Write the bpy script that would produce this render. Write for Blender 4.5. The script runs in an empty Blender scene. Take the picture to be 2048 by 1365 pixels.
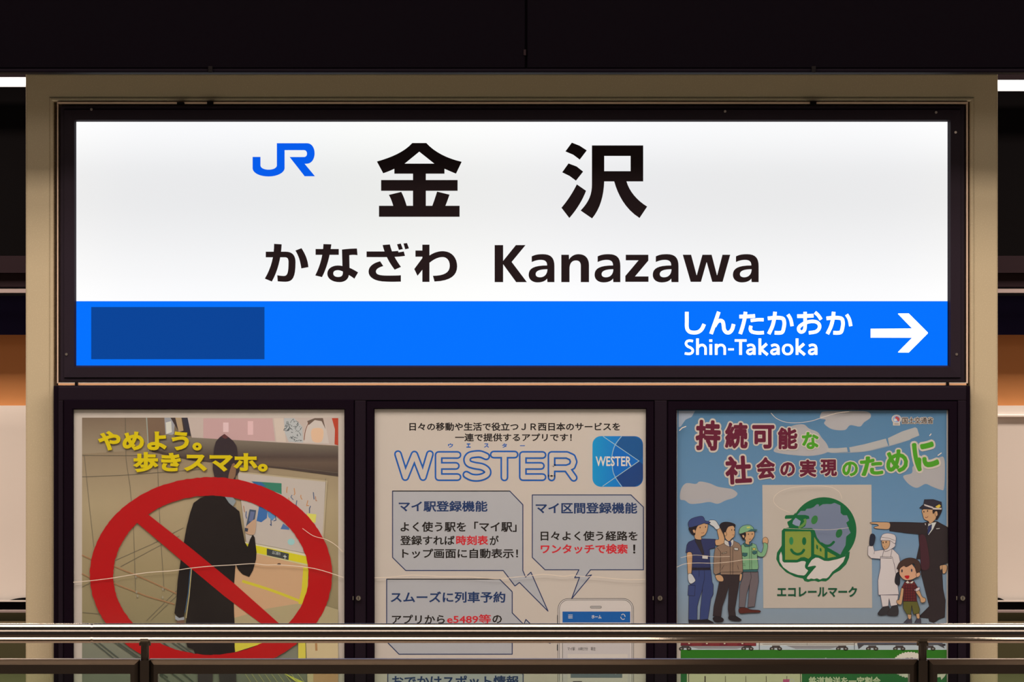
import bpy, bmesh, math, random
from mathutils import Vector, Matrix
from mathutils.geometry import tessellate_polygon
random.seed(4)
sc = bpy.context.scene
COL = sc.collection

# ------------------------------------------------------------------ camera, world, lights, exposure
D = 9.0                      # camera distance to the face of the sign frame (Y = 0)
CZ = 1.75                    # camera height
S0 = 0.0013333               # metres per photo pixel at Y = 0
cam = bpy.data.objects.new('camera', bpy.data.cameras.new('camera'))
COL.objects.link(cam); sc.camera = cam
cam.location = (0, -D, CZ); cam.rotation_euler = (math.pi/2, 0, 0)
cam.data.sensor_width = 36; cam.data.lens = 36*D/(2048*S0)
cam.data.clip_end = 200

w = bpy.data.worlds.new('world'); sc.world = w; w.use_nodes = True
w.node_tree.nodes['Background'].inputs[0].default_value = (1, .80, .68, 1)
w.node_tree.nodes['Background'].inputs[1].default_value = 0.045

def area(name, loc, rot, sx, sy, power, col):
    l = bpy.data.lights.new(name, 'AREA'); l.shape = 'RECTANGLE'; l.size = sx; l.size_y = sy
    l.energy = power; l.color = col
    o = bpy.data.objects.new(name, l); COL.objects.link(o); o.location = loc; o.rotation_euler = rot
    return o
WARM = (1, .80, .655)
# line lamps in the platform ceiling, running parallel to the sign
for (y, z, sy, pw, tilt) in ((-1.4, 3.9, .5, 18, 0), (-2.1, 3.9, .7, 108, 0), (-3.0, 3.9, .6, 142, 5), (-7.5, 4.0, 1.6, 68, 30)):
    area('platform_lamp', (0, y, z), (math.radians(tilt), 0, 0), 8.0, sy, pw, WARM)
# lamps behind the sign that light the far wall
for x in (-3.2, 3.2):
    area('far_lamp', (x, 2.2, 3.3), (math.radians(-16), 0, 0), 3.5, .6, 205, WARM)

sc.view_settings.view_transform = 'Standard'
sc.view_settings.look = 'None'
sc.view_settings.gamma = 1
sc.view_settings.use_curve_mapping = False
sc.view_settings.exposure = 0.0

# ------------------------------------------------------------------ helpers
def lin(c):
    c = c/255.0
    return c/12.92 if c <= .04045 else ((c+.055)/1.055)**2.4
def srgb(r, g, b): return (lin(r), lin(g), lin(b))
PAPER = srgb(203, 184, 168)
def ink(c):                   # print colour as it looks under the warm lamps -> reflectance
    return tuple(min(.92, .80*lin(v)/p) for v, p in zip(c, PAPER))
_m = {}
def mat(name, col, rough=.5, metal=0, spec=.5, emit=0, bump=0, bscale=40, coat=0):
    if name in _m: return _m[name]
    m = bpy.data.materials.new(name); m.use_nodes = True; nt = m.node_tree
    b = nt.nodes['Principled BSDF']
    b.inputs['Base Color'].default_value = (*col, 1); b.inputs['Roughness'].default_value = rough
    b.inputs['Metallic'].default_value = metal; b.inputs['Specular IOR Level'].default_value = spec
    b.inputs['Coat Weight'].default_value = coat
    if emit:
        b.inputs['Emission Color'].default_value = (*col, 1); b.inputs['Emission Strength'].default_value = emit
    if bump:
        tc = nt.nodes.new('ShaderNodeTexCoord'); n = nt.nodes.new('ShaderNodeTexNoise'); bp = nt.nodes.new('ShaderNodeBump')
        n.inputs['Scale'].default_value = bscale; n.inputs['Detail'].default_value = 4
        bp.inputs['Strength'].default_value = bump; bp.inputs['Distance'].default_value = .002
        nt.links.new(tc.outputs['Object'], n.inputs['Vector']); nt.links.new(n.outputs['Fac'], bp.inputs['Height'])
        nt.links.new(bp.outputs['Normal'], b.inputs['Normal'])
        r = nt.nodes.new('ShaderNodeMapRange'); r.inputs['To Min'].default_value = rough*.85; r.inputs['To Max'].default_value = rough*1.2
        nt.links.new(n.outputs['Fac'], r.inputs['Value']); nt.links.new(r.outputs['Result'], b.inputs['Roughness'])
    _m[name] = m; return m
def inkmat(c):
    return mat('ink_%d_%d_%d' % tuple(c), ink(c), .55, 0, .25)
def grad_ink(name, stops, z0, z1, axis='Z', noise=0):
    """printed colour running from z0 to z1 (world metres on the sheet)"""
    m = bpy.data.materials.new(name); m.use_nodes = True; nt = m.node_tree; b = nt.nodes['Principled BSDF']
    b.inputs['Roughness'].default_value = .55; b.inputs['Specular IOR Level'].default_value = .25
    tc = nt.nodes.new('ShaderNodeTexCoord'); sp = nt.nodes.new('ShaderNodeSeparateXYZ'); mr = nt.nodes.new('ShaderNodeMapRange')
    mr.inputs['From Min'].default_value = z0; mr.inputs['From Max'].default_value = z1
    cr = nt.nodes.new('ShaderNodeValToRGB'); e = cr.color_ramp.elements
    for i, (p, c) in enumerate(stops):
        el = e[i] if i < 2 else e.new(p)
        el.position = p; el.color = (*ink(c), 1)
    nt.links.new(tc.outputs['Object'], sp.inputs[0]); nt.links.new(sp.outputs[axis], mr.inputs['Value'])
    if noise:
        n = nt.nodes.new('ShaderNodeTexNoise'); n.inputs['Scale'].default_value = 6
        ad = nt.nodes.new('ShaderNodeMath'); ad.operation = 'MULTIPLY_ADD'; ad.inputs[1].default_value = noise
        nt.links.new(tc.outputs['Object'], n.inputs['Vector'])
        nt.links.new(n.outputs['Fac'], ad.inputs[0]); nt.links.new(mr.outputs['Result'], ad.inputs[2])
        nt.links.new(ad.outputs[0], cr.inputs['Fac'])
    else: nt.links.new(mr.outputs['Result'], cr.inputs['Fac'])
    nt.links.new(cr.outputs['Color'], b.inputs['Base Color'])
    return m

def k(Y): return S0*(D+Y)/D
def X(px, Y=0): return (px-1024)*k(Y)
def Z(py, Y=0): return CZ+(682.5-py)*k(Y)

ORG = {}
def thing(name, label, cat, loc, group=None):
    o = bpy.data.objects.new(name, None); COL.objects.link(o); o.location = loc
    o.empty_display_size = .1
    o['label'] = label; o['category'] = cat
    if group: o['group'] = group
    ORG[o] = Vector(loc); return o
class MB:
    def __init__(s): s.v = []; s.f = []; s.m = []; s.mats = []; s.sm = []
    def mi(s, m):
        if m not in s.mats: s.mats.append(m)
        return s.mats.index(m)
    def add(s, vs, fs, m, smooth=False):
        o = len(s.v); s.v += [tuple(v) for v in vs]; i = s.mi(m)
        for f in fs: s.f.append([a+o for a in f]); s.m.append(i); s.sm.append(smooth)
    def box(s, x0, x1, y0, y1, z0, z1, m):
        s.add([(x, y, z) for z in (z0, z1) for y in (y0, y1) for x in (x0, x1)],
              [(0, 2, 3, 1), (4, 5, 7, 6), (0, 1, 5, 4), (2, 6, 7, 3), (0, 4, 6, 2), (1, 3, 7, 5)], m)
    def frame(s, x0, x1, z0, z1, prof, m, opened=False):
        """mitred frame: prof = list of (inset, y) points swept round the rectangle"""
        n = len(prof); vs = []
        for (cx, cz, dx, dz) in ((x0, z0, 1, 0 if opened else 1), (x1, z0, -1, 0 if opened else 1), (x1, z1, -1, -1), (x0, z1, 1, -1)):
            for (i, y) in prof: vs.append((cx+dx*i, y, cz+dz*i))
        fs = []
        for a in range(1 if opened else 0, 4):
            b = (a+1) % 4
            for j in range(n):
                q = (j+1) % n
                fs.append((a*n+j, b*n+j, b*n+q, a*n+q))
        s.add(vs, fs, m)
    def tube(s, p0, p1, r, m, n=24, cap=True):
        p0 = Vector(p0); p1 = Vector(p1); d = (p1-p0).normalized()
        a = d.orthogonal().normalized(); b = d.cross(a)
        vs = []
        for p in (p0, p1):
            for i in range(n):
                t = 2*math.pi*i/n; vs.append(p+a*math.cos(t)*r+b*math.sin(t)*r)
        s.add(vs, [(i, (i+1) % n, n+(i+1) % n, n+i) for i in range(n)], m, True)
        if cap: s.add(vs, [tuple(range(n))[::-1], tuple(range(n, 2*n))], m)
    def build(s, name, parent=None, bevel=0, seg=3, label=None, kind=None, at=None):
        org = Vector((0, 0, 0))
        if parent is not None:
            r = parent
            while r.parent is not None: r = r.parent
            org = ORG.get(r, Vector((0, 0, 0)))
            if parent is not r: org = org + parent.location
        if at is not None: at = Vector(at); base = at
        else: base = org
        me = bpy.data.meshes.new(name)
        me.from_pydata([(v[0]-base.x, v[1]-base.y, v[2]-base.z) for v in s.v], [], s.f)
        for m in s.mats: me.materials.append(m)
        me.polygons.foreach_set('material_index', s.m); me.polygons.foreach_set('use_smooth', s.sm)
        bm = bmesh.new(); bm.from_mesh(me); bmesh.ops.recalc_face_normals(bm, faces=bm.faces) if bevel or any(s.sm) else None
        bm.to_mesh(me); bm.free()
        me.update()
        o = bpy.data.objects.new(name, me); COL.objects.link(o)
        if parent is not None: o.parent = parent
        if at is not None: o.location = base-org
        if bevel:
            b = o.modifiers.new('b', 'BEVEL'); b.width = bevel; b.segments = seg; b.limit_method = 'ANGLE'
            b.angle_limit = math.radians(40); b.harden_normals = False
            for p in me.polygons: p.use_smooth = True
            try: me.set_sharp_from_angle(angle=math.radians(35))
            except Exception: pass
            wn = o.modifiers.new('w', 'WEIGHTED_NORMAL'); wn.keep_sharp = True
        if label: o['label'] = label
        if kind: o['kind'] = kind
        return o

# ---- flat print: shapes given in pixels of a crop of the photograph, laid on a sheet at its real place
def pts(s): return [tuple(float(a) for a in q.split(',')) for q in s.split()]
def crom(p, closed, n=5):
    L = len(p); out = []
    rng = range(L) if closed else range(L-1)
    for i in rng:
        if closed: a, b, c, d = p[i-1], p[i], p[(i+1) % L], p[(i+2) % L]
        else: a, b, c, d = p[max(i-1, 0)], p[i], p[i+1], p[min(i+2, L-1)]
        for j in range(n):
            t = j/n; o = []
            for q in (0, 1):
                o.append(.5*((2*b[q])+(-a[q]+c[q])*t+(2*a[q]-5*b[q]+4*c[q]-d[q])*t*t+(-a[q]+3*b[q]-3*c[q]+d[q])*t**3))
            out.append(tuple(o))
    if not closed: out.append(p[-1])
    return out
def path(d):
    """M L C Z absolute path -> list of rings"""
    tok = d.replace('M', ' M ').replace('L', ' L ').replace('C', ' C ').replace('Z', ' Z ').replace(',', ' ').split()
    rings = []; cur = []; i = 0; cmd = None
    while i < len(tok):
        t = tok[i]
        if t in 'MLCZ':
            cmd = t; i += 1
            if t == 'Z': rings.append(cur); cur = []
            continue
        if cmd in 'ML': cur.append((float(tok[i]), float(tok[i+1]))); i += 2
        else:
            v = [float(a) for a in tok[i:i+6]]; i += 6; p0 = cur[-1]
            for j in range(1, 9):
                t = j/8; u = 1-t
                cur.append((u**3*p0[0]+3*u*u*t*v[0]+3*u*t*t*v[2]+t**3*v[4], u**3*p0[1]+3*u*u*t*v[1]+3*u*t*t*v[3]+t**3*v[5]))
    if cur: rings.append(cur)
    return rings
_tc = {}
def glyphs(s, bold, res=2):
    key = (s, bold, res)
    if key in _tc: return _tc[key]
    c = bpy.data.curves.new('lettering', 'FONT'); c.body = s; c.size = 1; c.bevel_depth = bold
    c.bevel_resolution = 0; c.resolution_u = res
    o = bpy.data.objects.new('lettering', c); COL.objects.link(o)
    dg = bpy.context.evaluated_depsgraph_get(); me = o.evaluated_get(dg).to_mesh()
    vs = [(v.co.x, v.co.y, v.co.z/max(bold, 1e-4)) for v in me.vertices]
    fs = [tuple(p.vertices) for p in me.polygons if p.normal.z > .05]
    o.evaluated_get(dg).to_mesh_clear()
    bpy.data.objects.remove(o); bpy.data.curves.remove(c)
    used = sorted({a for f in fs for a in f}); re = {a: i for i, a in enumerate(used)}
    vs = [vs[a] for a in used]; fs = [tuple(re[a] for a in f) for f in fs]
    _tc[key] = (vs, fs); return vs, fs
class Art:
    """a sheet of print; crop = (ox, oy, scale) maps crop pixels to photo pixels"""
    def __init__(s, root, Y, step=.00005): s.root = root; s.Y = Y; s.step = step; s.L = 1; s.mb = MB(); s.crop = (0, 0, 1); s.fn = inkmat; s.clip = None
    def P(s, x, y):
        ox, oy, q = s.crop; return (X(ox+x/q, s.Y), s.Y-s.L*s.step, Z(oy+y/q, s.Y))
    def Q(s, x, y, j):
        v = s.P(x, y); return (v[0], v[1]-(j % 4)*1e-5, v[2])
    def M(s, c): return c if isinstance(c, bpy.types.Material) else s.fn(c)
    def rings(s, rs, c, up=True):
        vs = [v for r in rs for v in r]
        fs = tessellate_polygon([[Vector((x, y, 0)) for x, y in r] for r in rs])
        s.mb.add([s.P(*v) for v in vs], [tuple(f) for f in fs], s.M(c))
        if up: s.L += 1
    def poly(s, p, c, smooth=False, line=None, lw=3.5):
        if isinstance(p, str): p = pts(p)
        if smooth: p = crom(p, True)
        s.rings([p], c)
        if line: s.stroke(p+[p[0], p[1]], lw, line)
    def svg(s, d, c): s.rings(path(d), c)
    def rect(s, x0, y0, x1, y1, c): s.poly([(x0, y0), (x1, y0), (x1, y1), (x0, y1)], c)
    def ell(s, cx, cy, rx, ry, c, rot=0, n=28):
        r = math.radians(rot)
        s.poly([(cx+rx*math.cos(t)*math.cos(r)-ry*math.sin(t)*math.sin(r), cy+rx*math.cos(t)*math.sin(r)+ry*math.sin(t)*math.cos(r))
                for t in [2*math.pi*i/n for i in range(n)]], c)
    def stroke(s, p, wd, c, smooth=False, cap=False, up=True):
        if isinstance(p, str): p = pts(p)
        if smooth: p = crom(p, False)
        m = s.M(c); h = wd/2; j = -2
        if smooth:
            L_, R_ = [], []
            for i, a in enumerate(p):
                q0, q1 = p[max(i-1, 0)], p[min(i+1, len(p)-1)]
                dx, dy = q1[0]-q0[0], q1[1]-q0[1]; l = math.hypot(dx, dy) or 1
                L_.append(s.P(a[0]-dy/l*h, a[1]+dx/l*h)); R_.append(s.P(a[0]+dy/l*h, a[1]-dx/l*h))
            n = len(p); s.mb.add(L_+R_, [(i, i+1, n+i+1, n+i) for i in range(n-1)], m)
            if cap:
                for q, a in enumerate((p[0], p[-1])):
                    s.mb.add([s.Q(a[0]+h*math.cos(2*math.pi*t/14), a[1]+h*math.sin(2*math.pi*t/14), 1+q) for t in range(14)], [tuple(range(14))], m)
            if up: s.L += 1
            return
        for a, b in zip(p, p[1:]):
            j += 2
            dx, dy = b[0]-a[0], b[1]-a[1]; l = math.hypot(dx, dy)
            if l < 1e-6: continue
            nx, ny = -dy/l*h, dx/l*h
            s.mb.add([s.Q(a[0]+nx, a[1]+ny, j), s.Q(b[0]+nx, b[1]+ny, j), s.Q(b[0]-nx, b[1]-ny, j), s.Q(a[0]-nx, a[1]-ny, j)], [(0, 1, 2, 3)], m)
        n = 8 if not cap else 14
        for i, a in enumerate(p):
            if (0 < i < len(p)-1) or cap:
                s.mb.add([s.Q(a[0]+h*math.cos(2*math.pi*q/n), a[1]+h*math.sin(2*math.pi*q/n), 2*i+3) for q in range(n)], [tuple(range(n))], m)
        if up: s.L += 1
    def text(s, t, x0, y0, x1, y1, c, bold=.022, rot=0, halo=None, hw=.07, res=2, cut=None, rnd=False):
        """lettering fitted to the box it fills in the photograph"""
        v0, _ = glyphs(t, bold, res)
        ax = min(v[0] for v in v0); bx = max(v[0] for v in v0); ay = min(v[1] for v in v0); by = max(v[1] for v in v0)
        kx = (x1-x0)/(bx-ax); ky = (y1-y0)/max(by-ay, 1e-4); cx, cy = (x0+x1)/2, (y0+y1)/2; r = math.radians(rot)
        if y0 == y1: ky = kx
        def place(bd, col):
            vs, fs = glyphs(t, bd, res)
            o = []
            for x, y, zz in vs:
                px = (x-(ax+bx)/2)*kx; py = -(y-(ay+by)/2)*ky
                v = s.P(cx+px*math.cos(r)+py*math.sin(r), cy-px*math.sin(r)+py*math.cos(r)); o.append((v[0], v[1]-max(zz, 0)*4e-5, v[2]))
            s.mb.add(o, fs, s.M(col)); s.L += 1
        if rnd:
            vs, fs = glyphs(t, 0, 3)
            def spread(radii, col, base):
                q = 0
                for (rad, n) in radii:
                    for i in range(n):
                        ox, oy = rad*math.cos(2*math.pi*i/n), rad*math.sin(2*math.pi*i/n); o = []
                        for x, y, zz in vs:
                            px = (x+ox-(ax+bx)/2)*kx; py = -(y+oy-(ay+by)/2)*ky
                            v = s.P(cx+px*math.cos(r)+py*math.sin(r), cy-px*math.sin(r)+py*math.cos(r)); o.append((v[0], v[1]-base-q*1e-5, v[2]))
                        s.mb.add(o, fs, s.M(col)); q += 1
                return base+q*1e-5
            bs = 0
            if halo: bs = spread(((.035, 6), (.07, 10), (hw, 14)), halo, 0)
            spread(((0, 1), (bold, 12)), c, bs+1e-5); s.L += 1; return
        if halo: place(hw, halo)
        place(bold, c)
    def part(s, name, parent=None, label=None, keep=False):
        o = s.mb.build(name, parent or s.root, label=label); s.mb = MB(); return o

# ------------------------------------------------------------------ materials
BEIGE = mat('beige_paint', (.60, .53, .375), .26, 0, .5, coat=.4, bump=.008, bscale=300)
CHANNEL = mat('pinkish_channel', (.66, .42, .27), .45)
BLACK = mat('black_powder_coat', (.0055, .0018, .0075), .45, 0, .08, bump=.05, bscale=500)
BLACK2 = mat('black_anodised', (.013, .008, .0165), .4, 0, .12)
BEZEL = mat('bezel_anodised', (.024, .017, .029), .4, 0, .15)
RUBBER = mat('black_rubber', (.004, .003, .004), .7, 0, .1)
STEEL = mat('stainless_steel', (.48, .44, .40), .09, 1, .5, bump=.02, bscale=200)
STEEL2 = mat('brushed_steel', (.24, .20, .165), .28, 1, .5)
SCREW = mat('screw_steel', (.55, .5, .46), .3, 1)
FASCIA = mat('dark_fascia', (.0018, .0009, .0028), .6, 0, .03, bump=.05, bscale=60)
IVORY = mat('ivory_panel', (.74, .71, .68), .35, 0, .4)
COPPER = mat('brown_panel', (.60, .27, .10), .6, 0, .2)
NAVY = mat('navy_panel', (.009, .007, .045), .6, 0, .1)
DARKGREY = mat('dark_grey_beam', (.013, .007, .010), .6, 0, .1)
DARK = mat('black_void', (.003, .0025, .003), .8, 0, .05)
MIDGREY = mat('grey_trim', (.30, .25, .25), .5)
OLIVE = mat('olive_grey_panel', (.19, .22, .12), .5)
WHITE_TRIM = mat('white_enamel', (.9, .88, .85), .3)

def lamp_mat(name, col, st):
    return mat(name, col, .5, 0, .5, emit=st)
def glass(name, tint, gl, rough, bump=0, scale=3.0, dist=.01):
    m = bpy.data.materials.new(name); m.use_nodes = True; nt = m.node_tree; nt.nodes.clear()
    out = nt.nodes.new('ShaderNodeOutputMaterial'); mx = nt.nodes.new('ShaderNodeMixShader')
    tr = nt.nodes.new('ShaderNodeBsdfTransparent'); g = nt.nodes.new('ShaderNodeBsdfGlossy'); ge = nt.nodes.new('ShaderNodeNewGeometry'); dt = nt.nodes.new('ShaderNodeVectorMath'); dt.operation = 'DOT_PRODUCT'; ab = nt.nodes.new('ShaderNodeMath'); ab.operation = 'ABSOLUTE'; om = nt.nodes.new('ShaderNodeMath'); om.operation = 'SUBTRACT'; om.inputs[0].default_value = 1; pw = nt.nodes.new('ShaderNodeMath'); pw.operation = 'POWER'; pw.inputs[1].default_value = 5; fr = nt.nodes.new('ShaderNodeMath'); fr.operation = 'MULTIPLY_ADD'; fr.inputs[1].default_value = .96; fr.inputs[2].default_value = .04
    tr.inputs[0].default_value = (*tint, 1); g.inputs['Roughness'].default_value = rough; g.inputs['Color'].default_value = (gl, gl, gl, 1)
    nt.links.new(ge.outputs['Normal'], dt.inputs[0]); nt.links.new(ge.outputs['Incoming'], dt.inputs[1]); nt.links.new(dt.outputs['Value'], ab.inputs[0])
    nt.links.new(ab.outputs[0], om.inputs[1]); nt.links.new(om.outputs[0], pw.inputs[0]); nt.links.new(pw.outputs[0], fr.inputs[0])
    nt.links.new(fr.outputs[0], mx.inputs[0]); nt.links.new(tr.outputs[0], mx.inputs[1]); nt.links.new(g.outputs[0], mx.inputs[2])
    nt.links.new(mx.outputs[0], out.inputs[0])
    if bump:
        tc = nt.nodes.new('ShaderNodeTexCoord'); n = nt.nodes.new('ShaderNodeTexNoise'); bp = nt.nodes.new('ShaderNodeBump')
        n.inputs['Scale'].default_value = scale; n.inputs['Detail'].default_value = 1.5; n.inputs['Distortion'].default_value = 1.2
        bp.inputs['Strength'].default_value = bump; bp.inputs['Distance'].default_value = dist
        nt.links.new(tc.outputs['Object'], n.inputs['Vector']); nt.links.new(n.outputs['Fac'], bp.inputs['Height'])
        nt.links.new(bp.outputs['Normal'], g.inputs['Normal'])
    return m
COVER = glass('clear_cover_film', (.985, .985, .985), .9, .16, .8, 1.6, .03)
GLASS = glass('greenish_glass', (.86, .93, .86), .8, .02)
GLINT = mat('painted_glint', (.85, .80, .72), .25, 0, .8, coat=.5)  # pale colour standing in for lamp glints on the cover film

def structure(mb, name, bevel=0, **a):
    return mb.build(name, None, bevel, kind='structure', **a)

# ------------------------------------------------------------------ the setting
b = MB(); FL = mat('platform_floor', (.20, .145, .11), .5, bump=.3, bscale=90)
b.box(-9, 9, -3.45, 9, -.3, 0, FL)           # platform under the sign
b.box(-9, 9, -12, -6.2, -.3, 0, FL)          # platform where the photographer stands
structure(b, 'floor')
b = MB(); WELL = mat('track_bed_concrete', (.16, .14, .13), .7, bump=.3, bscale=50)
b.box(-9, 9, -6.3, -3.4, -1.3, -1.15, WELL); b.box(-9, 9, -3.45, -3.40, -1.15, -.3, WELL); b.box(-9, 9, -6.25, -6.2, -1.15, -.3, WELL)
structure(b, 'floor_track_bed')
# overhead fascia in front of the sign: two long dark panels with a lip under them
YF = -.42
b = MB()
zf = Z(146, YF)
b.box(X(-900, YF), X(2950, YF), YF+.004, YF+.06, zf+.012, zf+1.2, FASCIA)
fas = structure(b, 'ceiling')
for (a, c) in ((-900, 1050.2), (1054.2, 2950)):
    b = MB(); b.box(X(a, YF), X(c, YF), YF-.012, YF+.003, Z(137, YF), Z(-600, YF), FASCIA); b.build('panel', fas, .002)
b = MB(); b.box(X(-900, YF), X(2950, YF), YF-.020, YF+.05, Z(146, YF), Z(138.5, YF), mat('fascia_lip', (.004, .0025, .006), .6, 0, .05)); b.build('lip', fas, .003)
for px in (422, 1625):
    b = MB(); b.box(X(px-4, YF), X(px+5, YF), YF-.03, YF-.0205, Z(147, YF), Z(134, YF), RUBBER); b.build('clip', fas, .002)
b = MB(); b.box(X(1047, YF), X(1052, YF), YF-.016, YF-.0125, Z(112, YF), Z(100, YF), DARKGREY); b.build('catch', fas, .001)
# far wall seen on both sides of the sign frame
YW = 3.2
b = MB(); b.box(-6, 6, YW, YW+.2, Z(1203, YW), Z(812, YW), IVORY)
wall = structure(b, 'wall_back')
def strip(name, Y, y0, y1, m, dep=.1, x0=-6, x1=6, bevel=0.0):
    b = MB(); b.box(x0, x1, Y, Y+dep, Z(y1, Y), Z(y0, Y), m); return structure(b, name, bevel)
strip('trim_1', YW+.03, 660, 812, COPPER, .1)
strip('trim_2', YW-.075, 592, 670, NAVY, .3)
strip('trim_3', YW-.32, 578, 586, MIDGREY, .03)
strip('trim_4', YW-.22, 512, 546, DARKGREY, .2)
strip('trim_5', YW-.20, 547, 574, DARKGREY, .2)
strip('trim_6', YW+.35, -200, 600, DARK, .1)
b = MB(); b.box(X(1985, YW), 6, YW-.015, YW-.001, Z(835, YW), Z(829, YW), WHITE_TRIM); structure(b, 'trim_7', .003)
strip('trim_8', YW-.02, 1203, 1222, DARK, .2)
strip('trim_9', YW-.06, 1222, 1226, MIDGREY, .3)
strip('trim_10', YW+.02, 1226, 1900, OLIVE, .2)
b = MB(); b.box(-6, 6, YW-.01, YW+.018, Z(1247, YW), Z(1243, YW), mat('pale_edge', (.5, .5, .35), .5)); structure(b, 'trim_11')
b = MB(); b.box(-6, 6, YW-.03, YW-.021, Z(1204.5, YW-.03), Z(1201.5, YW-.03), IVORY); structure(b, 'trim_14')
# small dark arc shapes low on the far wall
for (a, c, f) in ((11, 60, 1), (1990, 2012, -1)):
    b = MB(); n = 10; vs = []
    for i in range(n+1):
        t = i/n; px = a+(c-a)*t
        h = math.sin(min(1, (t if f > 0 else 1-t)*1.2)*math.pi/2)*7
        for yy in (YW-.012, YW-.001):
            vs += [(X(px, YW), yy, Z(1203, YW)), (X(px, YW), yy, Z(1203-h, YW))]
    fs = []
    for i in range(n):
        q = 4*i; fs += [(q, q+4, q+5, q+1), (q+2, q+3, q+7, q+6), (q+1, q+5, q+7, q+3), (q, q+2, q+6, q+4)]
    b.add(vs, fs, DARK); structure(b, 'trim_12' if f > 0 else 'trim_13')

# ------------------------------------------------------------------ ceiling line lamps behind
def ceiling_lamp(px0, px1, y0, y1, Y, label):
    x0, x1 = X(px0, Y), X(px1, Y); z0, z1 = Z(y1, Y), Z(y0, Y)
    t = thing('ceiling_lamp', label, 'lamp', ((x0+x1)/2, Y, z1+.03), 'ceiling line lamps behind the sign')
    b = MB(); b.box(x0, x1, Y-.02, Y+.06, z1+.001, z1+.02, DARKGREY); b.build('housing', t, .003)
    b = MB(); b.box(x0, x1, Y-.015, Y+.05, z0, z1, lamp_mat('lamp_diffuser', (1, .95, .92), 1.0)); b.build('diffuser', t, .003)
ceiling_lamp(-420, 300, 155, 172, 3.3, 'white glowing line lamp on dark ceiling, left of the beige frame')
ceiling_lamp(1750, 2480, 160.5, 180.5, 3.3, 'white glowing line lamp on dark ceiling, right of the beige frame')

# ------------------------------------------------------------------ beige frame round sign and board
fr = thing('sign_frame', 'beige painted steel frame of two posts and a crossbeam around the station sign', 'frame', (0, .06, 0))
WF = 57*S0; RF = .013
prof = [(0, .13), (0, .005), (.0015, .0015), (.005, 0), (WF-RF, 0)]
prof = prof[:-1]+[(WF-.0125, 0)]+[(WF-.0062-.0062*math.cos(math.radians(a)), -.0052*math.sin(math.radians(a))) for a in range(15, 181, 15)]
prof += [(WF, .13)]
b = MB(); b.frame(X(51), X(1996), 0, Z(147), prof, BEIGE, True); b.build('portal_frame', fr)
b = MB(); b.box(X(108.5), X(1939), .10, .12, Z(790), Z(203), CHANNEL); b.build('back_panel', fr)
# slim inner channel that shows as a pinkish line round the sign box
LINER = mat('pinkish_liner', (.80, .62, .50), .45); LINER2 = mat('orange_liner', (.85, .50, .28), .45)
for (a, c, y0, y1, m_) in ((115.3, 117.6, 209, 771, LINER), (1931.6, 1934.6, 209, 771, LINER), (115.3, 1934.6, 204.6, 208.6, LINER), (115.3, 1934.6, 767.0, 771.0, LINER2)):
    b = MB(); b.box(X(a), X(c), -.012, .028, Z(y1), Z(y0), m_); b.build('liner_strip', fr)
b = MB(); b.box(X(117), X(1932), -.012, .028, Z(766.9), Z(765.7), WHITE_TRIM); b.build('seal', fr)
# ------------------------------------------------------------------ station sign (light box)
YS = -.02
sg = thing('station_sign', 'long backlit white and blue station name sign in a black frame reading Kanazawa', 'sign', (0, .03, Z(765, 0)))
b = MB(); b.frame(X(118.5, YS), X(1931, YS), Z(765, YS), Z(210, YS), [(0, YS+.012), (.004, YS+.006), (.012, YS+.006), (.013, YS), (.040, YS-.002), (.0445, YS+.006), (.0445, YS+.03), (0, YS+.03)], BEZEL)
b.build('bezel', sg)
b = MB(); b.box(X(120, YS), X(1929, YS), YS+.0305, .095, Z(764, YS), Z(211, YS), BLACK); b.build('housing', sg)
for px in (422, 1625):
    b = MB(); b.box(X(px-6), X(px+6), -.030, -.013, Z(211), Z(203.8), RUBBER); b.build('hanger', sg, .001)
b = MB(); b.box(X(356), X(370), -.030, -.013, Z(209.6), Z(206), RUBBER); b.build('hanger', sg, .001)
for px in (155, 1893):
    b = MB(); b.box(X(px-2.5), X(px+2.5), -.030, -.013, Z(771.0), Z(765.2), RUBBER); b.build('spacer', sg)
sb = MB(); sb.tube((0, YS-.0005, 0), (0, YS-.004, 0), .0035, SCREW, 12)
first = None
for (px, py) in ((183, 219), (1450, 223), (1872, 225), (1911, 265), (133, 709), (1913, 709)):
    if first is None: first = sb.build('screw', sg, at=(0, 0, 0)); o = first
    else: o = first.copy(); COL.objects.link(o); o.parent = sg
    o.location = Vector((X(px, YS), 0, Z(py, YS)))-ORG[sg]
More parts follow.
